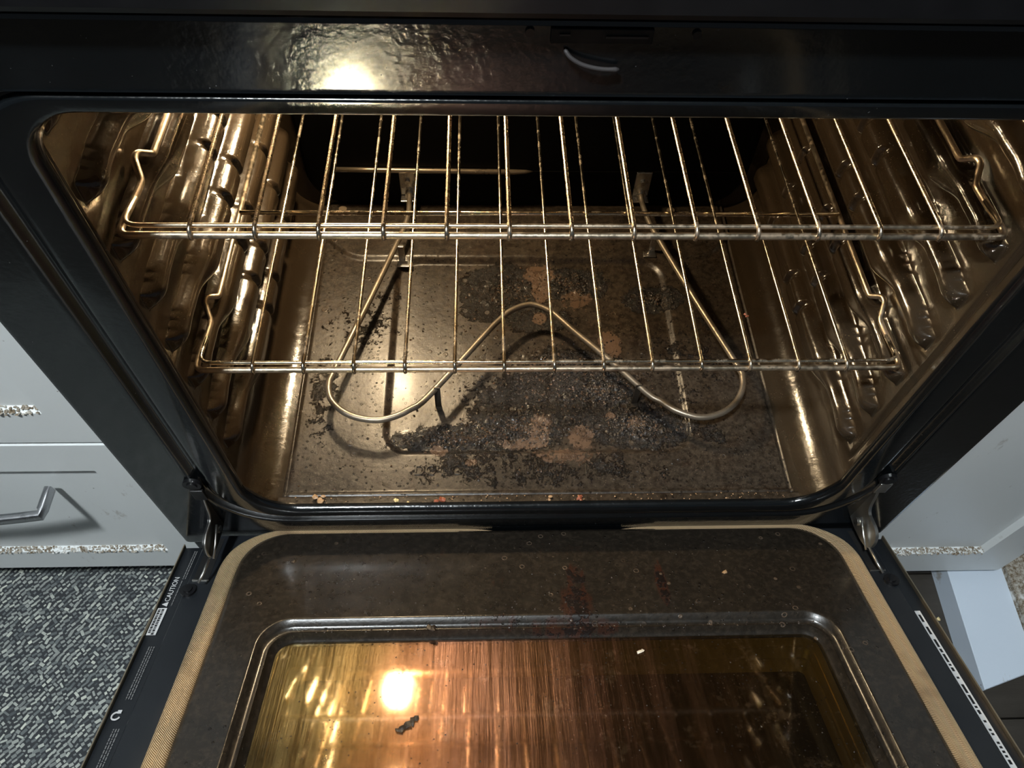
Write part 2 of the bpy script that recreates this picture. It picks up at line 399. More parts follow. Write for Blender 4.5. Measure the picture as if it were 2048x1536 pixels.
# door coordinates: x, t = distance from hinge line, n = height above the door's outer skin
TH = 0.4160; HY, HZ = -0.0062, -0.0510; CT, ST = math.cos(TH), math.sin(TH)
def D(x, t, n): return Vector((x, HY - t*CT + n*ST, HZ + t*ST + n*CT))

# ------------------------------------------------------------------ room
FZ = -.33
m = MB(); m.box((-2.2, -2.2, FZ-.05), (2.2, .62, FZ-.012)); o = tag(m.build('floor', floor_mat), kind='structure')
# planks of the visible part of the floor
for i in range(16):
    y0 = -.95+i*.1
    if y0 > .55: break
    for (xa, xb) in ([(-1.5, -.1), (-.1, 1.3)] if i % 2 else [(-1.5, -.7), (-.7, .72), (.72, 1.5)]):
        m = MB(); m.box((xa+.001, y0+.001, FZ-.014), (xb-.001, y0+.099, FZ), .001); m.build('plank', floor_mat, o)
m = MB(); m.box((-2.2, .62, FZ-.05), (2.2, .70, 2.1)); tag(m.build('wall_back', wall_mat), kind='structure')
m = MB(); m.box((-2.2, -2.2, 2.1), (2.2, .70, 2.16)); tag(m.build('ceiling', ceil_mat), kind='structure')
cl = thing('ceiling_light', (-.53, -.71, 2.1), 'round white ceiling light in front of the range, above the camera', 'light')
m = MB(); m.cyl((-.53, -.71, 2.085), (0, 0, 1), .085, .03, 40); m.build('rim', white_paint, cl, angle=40)
m = MB(); m.cyl((-.53, -.71, 2.064), (0, 0, 1), .071, .012, 40); m.build('diffuser', ceil_light_mat, cl)

# ------------------------------------------------------------------ oven
oven = thing('oven_range', (0, .3, FZ), 'black kitchen range with its dirty oven standing open between white cabinets', 'oven')
WX = .318   # inner side wall plane
# floor pan ----------------------------------------------------
xs = np.linspace(-.274, .274, 350); ys = np.linspace(.024, .4685, 285)
X, Y = np.meshgrid(xs, ys, indexing='ij')
def sdrr(X, Y, cx, cy, hx, hy, r):
    qx = np.abs(X-cx)-hx+r; qy = np.abs(Y-cy)-hy+r
    return np.hypot(np.maximum(qx, 0), np.maximum(qy, 0))+np.minimum(np.maximum(qx, qy), 0)-r
Z = np.zeros_like(X)
Z -= .0045*smooth(.004, -.004, sdrr(X, Y, .001, .2225, .172, .1425, .028))              # sunken middle
Z += .0035*smooth(-.003, .006, Y-(.3665+.10*np.clip((np.abs(X)-.215)/.09, 0, 1)**2))    # raised rear shelf
Z += .0022*np.exp(-((Y-.0285)/.0022)**2)                                                 # front bead
Z -= .0030*np.exp(-((np.abs(X)-.2715)/.0018)**2)                                         # side seams
pa = np.zeros_like(X)
for (cx, cy, rx, ry, s) in [(-.035, .318, .05, .036, .7), (.052, .328, .045, .025, .7), (.158, .302, .03, .018, .8), (-.075, .097, .085, .017, 1), (-.01, .115, .06, .03, .8), (.075, .16, .05, .03, 1), (.115, .113, .055, .025, 1), (.03, .2, .06, .025, .6)]:
    pa = np.maximum(pa, s*smooth(1.2, .5, np.hypot((X-cx)/rx, (Y-cy)/ry)))
nz = .5*vnoise(X, Y, 260, 1)+.3*vnoise(X, Y, 130, 2)+.2*vnoise(X, Y, 520, 3)
Z += pa*np.maximum(nz-.46, 0)*.011
Z += (vnoise(X, Y, 14, 5)-.5)*.0012
P = np.stack([X, Y, Z], -1)
fl = grid('oven_floor', P, enamel_floor, oven); tag(fl, 'sunken brown enamel oven floor with burnt-on spills')
def floor_z(x, y):
    i = min(max(int(round((x+.274)/.548*349)), 0), 349); j = min(max(int(round((y-.024)/.4445*284)), 0), 284); return float(Z[i, j])
# front shelf between floor and frame
pr = [(.0265, .0008), (.0245, .003), (.0225, .0095), (.020, .0115), (.010, .0125), (.006, .015), (.004, .020), (.003, .0225)]
m = MB(); m.strips([[(x, y, z) for x in np.linspace(-.275, .275, 30)] for (y, z) in pr], closed=False)
m.build('front_shelf', enamel_floor, oven, smooth=True)
# embossed lettering in the floor
def text_obj(name, body, size, M, mat, parent, ext=.0003, bev=0.0, sx=1.0):
    cu = bpy.data.curves.new(name, 'FONT'); cu.body = body; cu.size = size; cu.extrude = ext; cu.bevel_depth = bev
    cu.align_x = 'LEFT'; ob = bpy.data.objects.new(name, cu); C.objects.link(ob)
    bpy.context.view_layer.update(); dg = bpy.context.evaluated_depsgraph_get()
    me = bpy.data.meshes.new_from_object(ob.evaluated_get(dg)); bpy.data.objects.remove(ob); bpy.data.curves.remove(cu)
    me.transform(M @ Matrix.Diagonal((sx, 1, 1, 1))); me.name = name; me.materials.clear(); return link(name, me, mat, parent)
text_obj('embossed_lettering', 'DO NOT', .0165, Matrix.Translation((-.137, .0515, .0004)), enamel_floor, oven, .0006, .0004, .95)
for (px, w) in [(-.063, .004), (-.055, .004), (-.028, .003), (-.008, .003), (.002, .003), (.050, .0028), (.074, .004), (.082, .003), (.092, .003), (.11, .003)]:
    m = MB(); m.box((px, .0515, -.001), (px+w*.4, .0632, .0009), .0004); m.build('embossed_stroke', enamel_floor, oven)

# side walls with the rack guides --------------------------------
ZT = [.078, .132, .186, .240, .294, .348, .402, .456]
def wall(side):
    # profile: floor crease -> quarter round -> vertical
    prof = []
    for k in range(15):
        a = k/14*math.pi/2; prof.append((.2735+(WX-.2735)*math.sin(a), .045*(1-math.cos(a))))
    zz = np.linspace(.0465, .50, 300)
    px = np.array([p[0] for p in prof]+[WX]*len(zz)); pz = np.array([p[1] for p in prof]+list(zz))
    yy = np.concatenate([np.linspace(.0085, .20, 180), np.linspace(.2012, .4685, 150)])
    PX, YY = np.meshgrid(px, yy, indexing='ij'); PZ, _ = np.meshgrid(pz, yy, indexing='ij')
    d = np.zeros_like(PX)
    vert = smooth(.048, .062, PZ)
    for zt in ZT:
        # finger at the front, wide body behind
        body = smooth(.105, .150, YY)
        tip = np.clip((YY-.050)/.016, 0, 1); tipr = np.sqrt(np.clip(1-(1-tip)**2, 0, 1))
        zc = zt-.004*body+.006*smooth(.075, .05, YY)*0-.004*smooth(.085, .055, YY)
        hh = .0088+.0090*body-.0015*smooth(.16, .2, YY)
        e = np.clip(1-np.abs((PZ-zc)/hh)**(2.2+1.6*body), 0, 1)**(.5+.2*body)
        prot = (.0135+.0065*body)*tipr
        # cross notches along the body
        for yn in (.215, .262, .355):
            prot = prot*(1-.28*np.exp(-((YY-yn-.004*math.sin(zt*90))/.0045)**4))
        prot = prot*smooth(.462, .448, YY)
        if zt > .44: prot = prot*.6
        # rear shelf of the finger shoulder
        d = np.maximum(d, e*prot)
    # raised web just behind the fingers, narrowing upward
    d = d*vert
    d += .0016*smooth(.040, .043, YY)*vert - .0025*np.exp(-((YY-.038)/.0012)**2)*vert      # seam near the opening
    d += .0005*(vnoise(YY, PZ, 60, 9)-.5) + .0011*(vnoise(YY, PZ, 22, 19)-.5)
    x = (PX-d)*side
    # rounded front lip of the wall
    P = np.stack([x, YY, PZ], -1)
    if side < 0: P = P[::-1]
    o = grid('side_wall', P[::-1], enamel_wall, oven); return o
tag(wall(-1), 'left oven wall with bright raised rack guides'); tag(wall(1), 'right oven wall with raised rack guides')
# flange closing the gap between frame opening and side walls
for sd in (-1, 1):
    m = MB(); m.box((sd*.2945 if sd > 0 else sd*.322, .0070, .055), (sd*.322 if sd > 0 else sd*.2945, .0085, .50)); m.build('wall_flange', enamel_wall, oven)
# corner filler under the flange at the floor front
for sd in (-1, 1):
    pts = []
    m = MB()
    A = [(sd*(.2735+(WX-.2735)*math.sin(k/14*math.pi/2)), .0095, .045*(1-math.cos(k/14*math.pi/2))) for k in range(15)]+[(sd*WX, .0095, .075)]
    B = [(sd*.262, .0035, .0225)]*1
    n = len(A); Bp = []
    for k in range(n):
        f = k/(n-1); Bp.append((sd*(.250+.047*f), .0060, .0225+.060*f**2.2))
    m.strips([A, Bp], closed=False); m.build('corner_lip', enamel_wall, oven, smooth=True)
# back
m = MB(); m.box((-.322, .4690, -.01), (.322, .476, .51)); m.build('back_wall', enamel_wall, oven)
L0 = rr(-.290, .291, .006, .475, (.055, .055, .03, .03), 10)
m = MB(); m.strips([[(x, .4688, z) for x, z in rr(-.294, .295, .002, .479, (.058, .058, .03, .03), 10)], [(x, .4655, z) for x, z in L0], [(x, .4650, z) for x, z in rr(-.286, .287, .010, .471, (.052, .052, .03, .03), 10)]], cap1=True)
bp = m.build('back_panel', black_back, oven); tag(bp, 'black rear panel with rounded lower corners')
m = MB()
m.tube([(-.2536, .4615, .0688), (-.21, .4612, .0686), (-.02, .4612, .0665), (-.004, .462, .0662), (.006, .4635, .0655)], [.0032, .0034, .0034, .0026, .0006], 12)  # ledge drawn bright only where lamplight catches it, tapered where the light ends
m.build('rear_ledge', simple('lit_ledge_steel', (.30, .24, .17), .3, .8), oven, smooth=True)
m = MB(); m.box((.004, .4632, .0640), (.285, .4655, .0655)); m.build('rear_seam', black_back, oven)
screw_mat = simple('enamelled_screw', (.20, .15, .10), .4)
for (x, z) in [(-.252, .0052), (.2, .0052)]:
    m = MB(); m.cyl((x, .455, z), (0, 0, 1), .0055, .003, 16); m.build('floor_screw', screw_mat, oven, angle=30)
# cavity ceiling + roof element (out of direct view, seen in reflections)
m = MB(); m.box((-.322, .009, .4985), (.322, .4690, .505)); m.build('oven_ceiling', enamel_wall, oven)

# lamp
m = MB(); m.cyl((-.215, .459, .400), (0, 1, 0), .034, .012, 32); lampb = m.build('lamp_socket', steel, oven, angle=40)
m = MB(); bm = bmesh.new(); bmesh.ops.create_uvsphere(bm, u_segments=24, v_segments=16, radius=.018)
for v in bm.verts: v.co = Vector((v.co.x, v.co.y*1.15, v.co.z))+Vector((-.215, .438, .400))
m.bm(bm); m.build('lamp_bulb', bulb_mat, oven, smooth=True)

# heating element ------------------------------------------------
EZ = .030
pts = [(-.2291, .1698), (-.2335, .150), (-.2300, .132), (-.2195, .1185), (-.2060, .1095), (-.190, .1045), (-.1736, .1035), (-.157, .108), (-.1420, .1165), (-.1258, .1295)]
left = [(-.1595, .4625, .030), (-.1592, .445, .029), (-.1587, .425, EZ), (-.1620, .400, EZ), (-.1700, .370, EZ)]
path = left+[(-.1990, .2700, EZ)]+[(x, y, EZ) for x, y in pts]+[(-.085, .184, EZ), (-.0540, .2265, EZ), (-.0410, .2425, EZ), (-.0260, .2570, EZ), (-.0030, .2655, EZ), (.0190, .2560, EZ), (.0330, .2410, EZ), (.0480, .2230, EZ), (.085, .182, EZ)]
right = [(.1230, .1360), (.1362, .1255), (.1530, .1125), (.1776, .1040), (.2010, .1085), (.2190, .1210), (.2310, .1380), (.2355, .1560), (.2320, .1760)]
path += [(x, y, EZ) for x, y in right]+[(.1990, .2750, EZ), (.1680, .3760, EZ), (.1600, .4050, EZ), (.1560, .430, EZ), (.1545, .447, .030), (.1540, .4625, .032)]
sp = smooth_path(path, 7)
m = MB(); m.tube(sp, .0036, 14); he = m.build('heating_element', element_mat, oven, smooth=True); tag(he, 'grey tubular bake element bent into an M')
for sx, x, z in ((-1, -.1606, .030), (1, .1545, .030)):
    m = MB(); m.box((x-.0105, .4615, z-.004), (x+.0105, .4640, z+.036), .0008)
    m.box((x-.0105, .450, z-.0065), (x+.0105, .4640, z-.0045), .0005); m.cyl((x, .4595, z+.020), (0, 1, 0), .0034, .004, 14)
    m.build('terminal_bracket', steel, he)
    m = MB(); m.cyl((x+.001, .4605, z), (0, 1, 0), .0055, .010, 16); m.build('ferrule', steel, he, angle=40)
for (x, y) in ((-.1130, .1420), (.1141, .1440)):
    m = MB(); m.box((x-.0035, y-.0008, floor_z(x, y)-.001), (x+.0035, y+.0008, EZ+.0045), .0004); m.box((x-.004, y-.006, floor_z(x, y)-.001), (x+.004, y+.0008, floor_z(x, y)+.0006))
    m.build('support_leg', simple('scorched_steel', (.05, .04, .03), .5, .5), he)
# clips under the arms
for (x, y, a) in ((-.1660, .362, .25), (.1640, .3800, -.25)):
    m = MB(); m.box((x-.004, y-.002, 0), (x+.004, y+.002, EZ+.001), .0006); m.box((x-.006 if a > 0 else x-.012, y-.011, .002), (x+.013 if a > 0 else x+.005, y-.001, .0045), .0008)
    m.build('support_clip', steel, he)

# front frame ----------------------------------------------------
def floop(ox, ob, ot, y, rb, rt):
    return [(x, y, z) for x, z in rr(-.2935-ox, .2935+ox, .023-ob, .4935+ot, (rb, rb, rt, rt), 12)]
OUT = lambda y, e=0: [(x, y, z) for x, z in rr(-.385-e, .385+e, -.054-e, .5465+e, (.004, .004, .003, .003), 12)]
m = MB()
m.strips([floop(.003, .0, .002, .0085, .05, .034), floop(0, 0, 0, .0065, .048, .032), floop(.0006, .0006, .0006, .0035, .048, .032), floop(.003, .003, .002, .0007, .05, .034), floop(.007, .006, .004, -.0002, .053, .037),
          floop(.024, .0115, .0095, 0, .063, .043), floop(.026, .012, .0103, 0, .064, .043), floop(.0285, .0135, .0112, .0012, .066, .044), floop(.031, .0155, .0118, .0048, .068, .045), floop(.036, .0195, .0128, .0050, .071, .046), floop(.0385, .0225, .0134, .0012, .073, .047),
          floop(.042, .0255, .0144, -.0003, .075, .048), floop(.046, .0275, .0160, 0, .077, .049), floop(.048, .0285, .0172, 0, .078, .050), OUT(0, -.0025), OUT(0), OUT(.0012, .001), OUT(.03, .001)])
fr = m.build('front_frame', black_frame, oven, angle=60)
tag(fr, 'black porcelain front frame around the oven opening')
# screws and latch slot on the frame
for (x, z) in ((-.3340, .0895), (.3318, .0860)):
    m = MB(); m.cyl((x, -.0018, z), (0, 1, 0), .0085, .0036, 24); m.cyl((x, -.0040, z), (0, 1, 0), .0050, .002, 18); m.build('frame_screw', black_plastic, oven, angle=30)
for (x, z) in ((-.039, .5415), (.0382, .5412)):
    m = MB(); m.cyl((x, -.0006, z), (0, 1, 0), .0022, .0016, 12); m.build('latch_screw', black_plastic, oven, angle=30)
m = MB(); m.box((-.0295, -.0015, .5365), (.018, .0, .5440), .0005); m.build('latch_slot', simple('deep_black', (.0012, .0012, .0012), .7), oven)
m = MB(); m.box((-.0255, -.0022, .5408), (-.0205, -.0014, .5416)); m.box((-.004, -.0022, .5398), (.0155, -.0014, .5408)); m.build('slot_edge', simple('dull_slot_steel', (.05, .045, .045), .6, .3), oven)
m = MB(); m.tube(smooth_path([(-.0225, -.001, .5335), (-.0195, -.003, .5305), (-.0135, -.004, .5275), (-.005, -.004, .5255), (.004, -.003, .5246)], 5), [.0006]+[.0011]*18+[.0013, .0008], 8, flat=1)
m.build('latch_hook', simple('dull_latch_steel', (.05, .045, .045), .6, .3), oven, smooth=True)
# body of the range
m = MB(); m.box((-.381, .03, FZ+.02), (-.377, .58, .575)); m.build('side_panel', black_paint, oven)
m = MB(); m.box((.377, .03, FZ+.02), (.381, .58, .575)); m.build('side_panel', black_paint, oven)
m = MB(); m.box((-.383, .004, FZ+.03), (.383, .06, -.058), .003); m.build('storage_drawer', black_paint, oven)
m = MB(); m.box((-.384, .002, .5485), (.384, .05, .565), .002); m.box((-.385, -.012, .5530), (.385, .05, .640), .004); m.build('control_panel', black_plastic, oven)
m = MB(); m.box((-.385, .05, .565), (.385, .60, .585), .003); m.build('cooktop', black_plastic, oven)

# door -----------------------------------------------------------
Td = lambda x, t, n: D(x, t, n)
m = MB()
# outer skin tray
m.box((-.3835, .001, -.034), (.3835, .665, -.022), .001, Td)  # door runs overlong out of view to hold the lengthened glass
for sx in (-1, 1):
    a, b = sorted((sx*.3545, sx*.3838)); m.box((a, .002, -.03), (b, .665, 0.0), .0008, Td)
m.box((-.3838, .63, -.03), (.3838, .665, 0.0), .0008, Td)
# raised inner black frame
dl = lambda x0, t0, t1, r, n: [D(x, t, n) for x, t in rr(-x0, x0, t0, t1, (r, r, r, r), 12)]
m.strips([dl(.3568, .003, 0.6500, .004, -.001), dl(.3562, .004, 0.6490, .004, .018), dl(.3545, .0055, 0.6475, .004, .020), dl(.334, .008, 0.6290, .050, .0200), dl(.300, .022, 0.6030, .05, .0195), dl(.298, .024, 0.6010, .05, .005)])
door = m.build('oven_door', black_paint, oven, angle=40); tag(door, 'open black oven door, lowered towards the viewer')
for sx in (-1, 1):
    m = MB(); a, b = sorted((sx*.3840, sx*.3856)); m.box((a, .000, -.034), (b, .667, .0035), .0005, Td); m.build('skin_edge', simple('brassy_edge', (.46, .38, .27), .35, .9), door)
# gasket
gp = rr(-.3195, .3225, .0062, .620, (.052, .052, .05, .05), 16)
# open loop: starts/ends at the hinge side centre gap
gp2 = [(.088, .0062)]+[(x, t) for x, t in gp[17:]]+[(x, t) for x, t in gp[:17]]+[(-.052, .0062)]
dens = []
for i in range(len(gp2)-1):
    a = Vector(gp2[i]); b = Vector(gp2[i+1]); k = max(1, int((b-a).length/.012))
    for j in range(k): dens.append(a.lerp(b, j/k))
dens.append(Vector(gp2[-1]))
prof = [(-.0112, -.001), (-.0108, .0036), (-.0085, .0066), (-.0055, .0078), (-.0022, .0074), (-.0008, .0062), (.0008, .0062), (.0022, .0074), (.0055, .0078), (.0085, .0066), (.0108, .0036), (.0112, -.001)]
loops = []
for i, p in enumerate(dens):
    a = dens[max(i-1, 0)]; b = dens[min(i+1, len(dens)-1)]; d = (b-a).normalized(); nr = Vector((d.y, -d.x))
    e = min(1, (i+.4)/3, (len(dens)-1-i+.4)/3)
    w_ = .80-.33*max(0, min(1, 1-(p.y-.0062)/.030)); e *= w_
    loops.append([D(p.x+nr.x*q*(.15+.85*e), p.y+nr.y*q*(.15+.85*e), .0195+h*(.3+.7*min(1, e*1.35))) for q, h in prof])
m = MB(); m.strips(loops, closed=False); g = m.build('gasket', gasket_mat, door, smooth=True); tag(g, 'tan braided fibre door gasket')
# inner brown panel with stepped window recess
def pl_(x0, t0, t1, r, n): return [D(x, t, n) for x, t in rr(-x0+.0015, x0+.0015, t0, t1, (r, r, r, r), 14)]
m = MB()
m.strips([pl_(.313, .0058, 0.6160, .048, .018), pl_(.3120, .0066, 0.6150, .047, .0225), pl_(.3105, .0080, 0.6135, .046, .0250), pl_(.306, .013, 0.6080, .042, .0262), pl_(.272, .1215, 0.5840, .030, .0262), pl_(.2700, .1238, 0.5820, .029, .0272), pl_(.2680, .1258, 0.5800, .028, .0268), pl_(.2660, .1276, 0.5780, .027, .0205),
          pl_(.2630, .1310, 0.5760, .025, .0180), pl_(.2600, .1335, 0.5730, .023, .0186), pl_(.2588, .1345, 0.5720, .022, .0195), pl_(.2570, .1358, 0.5700, .021, .0140), pl_(.2545, .1375, 0.5670, .018, .0112), pl_(.2535, .1388, 0.5655, .016, .0100), pl_(.2532, .1390, 0.5650, .016, .0080)])
pn = m.build('inner_panel', enamel_panel, door, angle=70); tag(pn, 'brown enamel inner door panel with spatters around the window')
# window pack: glass, metal spacer, outer glass
m = MB(); m.strips([pl_(.2545, .1378, 0.5670, .017, .0102), pl_(.2545, .1378, 0.5670, .017, .0070)], cap0=True, cap1=True); gl = m.build('window_glass', glass_mat, door); tag(gl, 'greasy amber tinted window glass with streaks')  # unseen far end lengthened so it reflects the ceiling light onto the frame
m = MB(); m.strips([pl_(.2525, .1395, 0.5640, .012, .0066), pl_(.2500, .1430, 0.5610, .010, -.0010), pl_(.2490, .1450, 0.5595, .009, -.0015), pl_(.2460, .1500, 0.5570, .008, -.0090), pl_(.2445, .1520, 0.5550, .007, -.0095), pl_(.2400, .1580, 0.5500, .006, -.0200)])
m.build('window_spacer', spacer_mat, door, angle=30)
m = MB(); m.box((-.25, .14, -.0215), (.25, .57, -.0195), 0, Td); m.build('outer_glass', outer_glass_mat, door)
# hinge slots, door screws
for sx in (-1, 1):
    xc = sx*.3435
    m = MB(); m.box((xc-.0075, .010, .0195), (xc+.0075, .068, .0204), .0001, Td); m.build('hinge_slot', simple('slot_black', (.001, .001, .001), .9), door)
    m = MB(); m.box((xc-.0080, .0675, .0195), (xc+.0080, .0695, .0212), .0003, Td); m.build('slot_lip', steel, door)
    m = MB(); m.cyl((sx*.3510, .0825, .0212), (0, 0, 1), .0075, .0030, 22, Td); m.cyl((sx*.3510, .0825, .0232), (0, 0, 1), .0042, .0018, 16, Td); m.build('door_screw', black_plastic, door, angle=30)
# labels on the left ledge
def Mdoor(x, t, n, s=1):
    """matrix: local x = -t direction (towards the hinge), local y = outwards"""
    ex = (D(0, 0, 0)-D(0, 1, 0)); ez = (D(0, 0, 1)-D(0, 0, 0)); ey = ez.cross(ex)
    if s < 0: ex, ey = -ex, -ey
    M = Matrix((ex, ey, ez)).transposed().to_4x4(); M.translation = D(x, t, n); return M
text_obj('caution_lettering', 'CAUTION', .0072, Mdoor(-.3755, .0775, .0006), white_print, door, .0001)
m = MB(); 
for (a, b) in (((-.3812, .0790), (-.3745, .0845)),):
    T3 = [D(-.3755, .0842, .0006), D(-.3755, .0782, .0006), D(-.3812, .0812, .0006), D(-.3755, .0842, .0010), D(-.3755, .0782, .0010), D(-.3812, .0812, .0010)]
    m.add(T3, [(0, 1, 2), (3, 4, 5), (0, 1, 4, 3), (1, 2, 5, 4), (2, 0, 3, 5)])
m.build('warning_triangle', white_print, door)
def fine_print(x, t0, t1, rows, parent=door):
    m = MB(); r = random.Random(int(t0*1e4)+int(abs(x)*100))
    for k in range(rows):
        t = t0
        while t < t1:
            w = r.choice((.0012, .002, .003, .0038)); m.box((x+k*.0022, t, .0003), (x+k*.0022+.0010, min(t+w, t1), .0006), 0, Td); t += w+.0009
    o = m.build('fine_print', fine_mat, parent); tag(o, kind='stuff'); return o
fine_print(-.3722, .008, .048, 2); fine_print(-.3722, .0500, .0830, 1); fine_print(-.3755, .132, .188, 3); fine_print(-.3745, .216, .26, 3)
m = MB(); m.box((-.3832, .0860, .0003), (-.3742, .1185, .0009), 0, Td); lb = m.build('barcode_label', white_print, door)
m = MB(); r = random.Random(3)
for row in (-.3822, -.3788):
    t = .0875
    while t < .1165:
        w = r.choice((.0007, .0012, .002)); m.box((row, t, .0009), (row+.0024, t+w, .0011), 0, Td); t += w+.0007
o = m.build('barcode_bars', black_plastic, door); tag(o, kind='stuff')
# round arrow emblem
m = MB(); m.tube([(-.3770+.0035*math.cos(a), .2040+.0035*math.sin(a), .0008) for a in [math.pi*(.1+1.5*k/14) for k in range(15)]], .0008, 6, T=Td); m.box((-.3770, .1985, .0004), (-.3735, .2015, .0012), 0, Td); m.build('arrow_emblem', white_print, door)
m = MB(); m.box((.3700, .1050, .0003), (.3755, .30, .0009), 0, Td); m.build('white_label', white_print, door)
m = MB(); r = random.Random(5); t = .11
while t < .295:
    w = r.choice((.002, .004, .009)); m.box((.3712, t, .0009), (.3735, t+w, .0011), 0, Td); t += w+r.choice((.002, .006))
o = m.build('label_print', black_plastic, door); tag(o, kind='stuff')
# hinge arms
def arm(sx):
    x = sx*.3335; th = .0016
    top = [(-.0005, .0790), (-.0010, .0640), (-.0052, .0500), (-.0082, .0370), (-.0135, .0310), (-.0300, .0350), (-.0390, .0330), (-.0436, .0240), (-.0440, .0140), (-.0395, .0060), (-.0290, .0000), (-.0120, -.0050), (.0050, -.0060), (.0070, .0200), (.0060, .0600), (.0060, .0790)]
    P = fillet([(0, a, b) for a, b in top+[top[0]]], .004, 4)[:-1]
    m = MB(); A = [(x-th, p.y, p.z) for p in P]; B = [(x+th, p.y, p.z) for p in P]; m.strips([A, B], cap0=True, cap1=True)
    # hooked upper end, folded sideways
    m.box((x-sx*.000-.006, -.0042, .0600), (x+.006, -.0010, .0790), .0006)
    return m.build('hinge_arm', hinge_steel if sx > 0 else simple('shaded_hinge_steel', (.03, .03, .03), .4, .6), oven)  # left arm gets darker steel, its shade put into the colour
for sx in (-1, 1):
    a = arm(sx)
    if sx < 0: m = MB(); m.tube(fillet([(sx*.3335+.0012, a_, b_) for a_, b_ in [(-.0010, .0640), (-.0052, .0500), (-.0082, .0370), (-.0135, .0310), (-.0300, .0350), (-.0390, .0330), (-.0436, .0240), (-.0440, .0140), (-.0395, .0060)]], .004, 4), .0012, 8); m.build('lit_arm_edge', hinge_steel, a, smooth=True)  # lit rim of the left arm, drawn as a bright tube
    m = MB(); m.cyl((sx*.3335-sx*.0025, -.0115, .0070), (1, 0, 0), .0042, .003, 18); m.build('rivet', steel, a, angle=30)
    m = MB(); m.tube([(sx*.3325, -.0430, .0130), (sx*.3345, -.0600, .0150), (sx*.3385, -.0700, .0135)], .0014, 8); m.tube([(sx*.3290, -.0130, .0220), (sx*.3290, -.0300, .0150), (sx*.3300, -.0440, .0100)], .0013, 8)
    m.build('hinge_link', hinge_steel, a, smooth=True)

# ------------------------------------------------------------------ racks
def make_rack(z, ystart, mat, label, seed):
    root = thing('oven_rack', (0, ystart, z), label, 'rack', 'chrome wire oven racks')
    y0 = ystart; yb = y0+.395; s = .0428571
    zr = z-.0052
    # perimeter rod with the stop jog on each side
    L = [(-.3025, .135-.05), (-.3030, .1325-.05+.0), (-.3105, .1265-.05), (-.3108, .120-.05), (-.3035, .103-.05), (-.3040, .090-.05), (-.3060, .016)]
    left = [(x, y0+y) for x, y in L]
    right = [(-x+.001, y) for x, y in left][::-1]
    zj = {2: .006, 3: .006}
    pl = [(-.3020, yb, zr)]+[(x, y, zr+zj.get(i, 0)) for i, (x, y) in enumerate(left)]+[(-.3060, y0, zr), (.3070, y0, zr)]
    pl += [(x, y, zr+zj.get(6-i, 0)) for i, (x, y) in enumerate(right)]+[(.3025, yb, zr)]
    rad = [.004]*7+[.018, .018]+[.004]*7
    P = fillet(pl, rad, 5)
    m = MB(); m.tube(P+[], .0026, 10); m.tube([(-.3020, yb, zr), (.3025, yb, zr)], .0028, 10); m.build('rack_frame', frame_rod_mat, root, smooth=True)
    m = MB(); m.tube(fillet([(-.3030, y0+.035, zr+.001), (-.3035, y0+.0040, z), (.3045, y0+.0040, z), (.3040, y0+.035, zr+.001)], .012, 5), .0017, 8); m.build('front_rod', frame_rod_mat if seed == 4 else mat, root, smooth=True)
    for (yy) in (y0+.190,):
        m = MB(); m.tube([(-.3015, yy, z-.0040), (.3020, yy, z-.0040)], .0024, 8); m.build('cross_bar', mat, root, smooth=True)
    r = random.Random(seed)
    for k in range(-6, 7):
        x = k*s+r.uniform(-.0004, .0004)
        pts = [(x, y0-.0024, zr-.0012), (x, y0-.0022, z-.001), (x, y0+.0010, z+.0016), (x+r.uniform(-.0006, .0006), y0+.2, z+.0006), (x, yb-.002, z), (x, yb+.0024, z-.003)]
        m = MB(); m.tube(fillet(pts, .002, 3), .00165, 8); m.build('wire', mat, root, smooth=True)
    return root
make_rack(.3693, .0475, wire_mat, 'upper wire oven rack, brownish and rust-tinted, nearest the camera', 4)
make_rack(.2066, .0500, wire_mat_clean, 'lower wire oven rack, pushed in above the M-shaped element', 9)

# ------------------------------------------------------------------ crust and crumbs
def lump(m, c, r, seed, flat=.6, T=None):
    rn = random.Random(seed); bm = bmesh.new(); bmesh.ops.create_icosphere(bm, subdivisions=1, radius=r)
    sx, sy = rn.uniform(.7, 1.4), rn.uniform(.7, 1.4); a = rn.uniform(0, 6.3)
    for v in bm.verts:
        k = rn.uniform(.65, 1.25); x, y = v.co.x*sx*k, v.co.y*sy*k
        v.co = Vector((c[0]+x*math.cos(a)-y*math.sin(a), c[1]+x*math.sin(a)+y*math.cos(a), c[2]+v.co.z*flat*k))
    m.bm(bm, T)
def chip(m, c, r, rn, T=None):
    """cheap 8-sided flake"""
    n = 6; h = r*rn.uniform(.4, 1.0); A = rn.uniform(0, 6)
    vs = [(c[0]+r*rn.uniform(.6, 1.2)*math.cos(A+2*math.pi*k/n), c[1]+r*rn.uniform(.6, 1.2)*math.sin(A+2*math.pi*k/n), c[2]+rn.uniform(-.3, .4)*h) for k in range(n)]+[(c[0]+rn.uniform(-.3, .3)*r, c[1]+rn.uniform(-.3, .3)*r, c[2]+h), (c[0], c[1], c[2]-h*.5)]
    if T: vs = [T(*v) for v in vs]
    m.add(vs, [(k, (k+1) % n, n) for k in range(n)]+[((k+1) % n, k, n+1) for k in range(n)])
rn = random.Random(21)
patches = [(-.035, .318, .048, .034, 420), (.052, .328, .045, .024, 260), (.158, .302, .028, .016, 160), (-.085, .098, .080, .014, 850), (-.02, .112, .06, .028, 600), (.075, .160, .045, .028, 650), (.115, .113, .055, .024, 620), (.03, .195, .06, .025, 380), (0, .16, .13, .06, 420), (0, .2, .25, .17, 500), (.0, .055, .2, .02, 160)]
m = MB(); mb2 = MB()
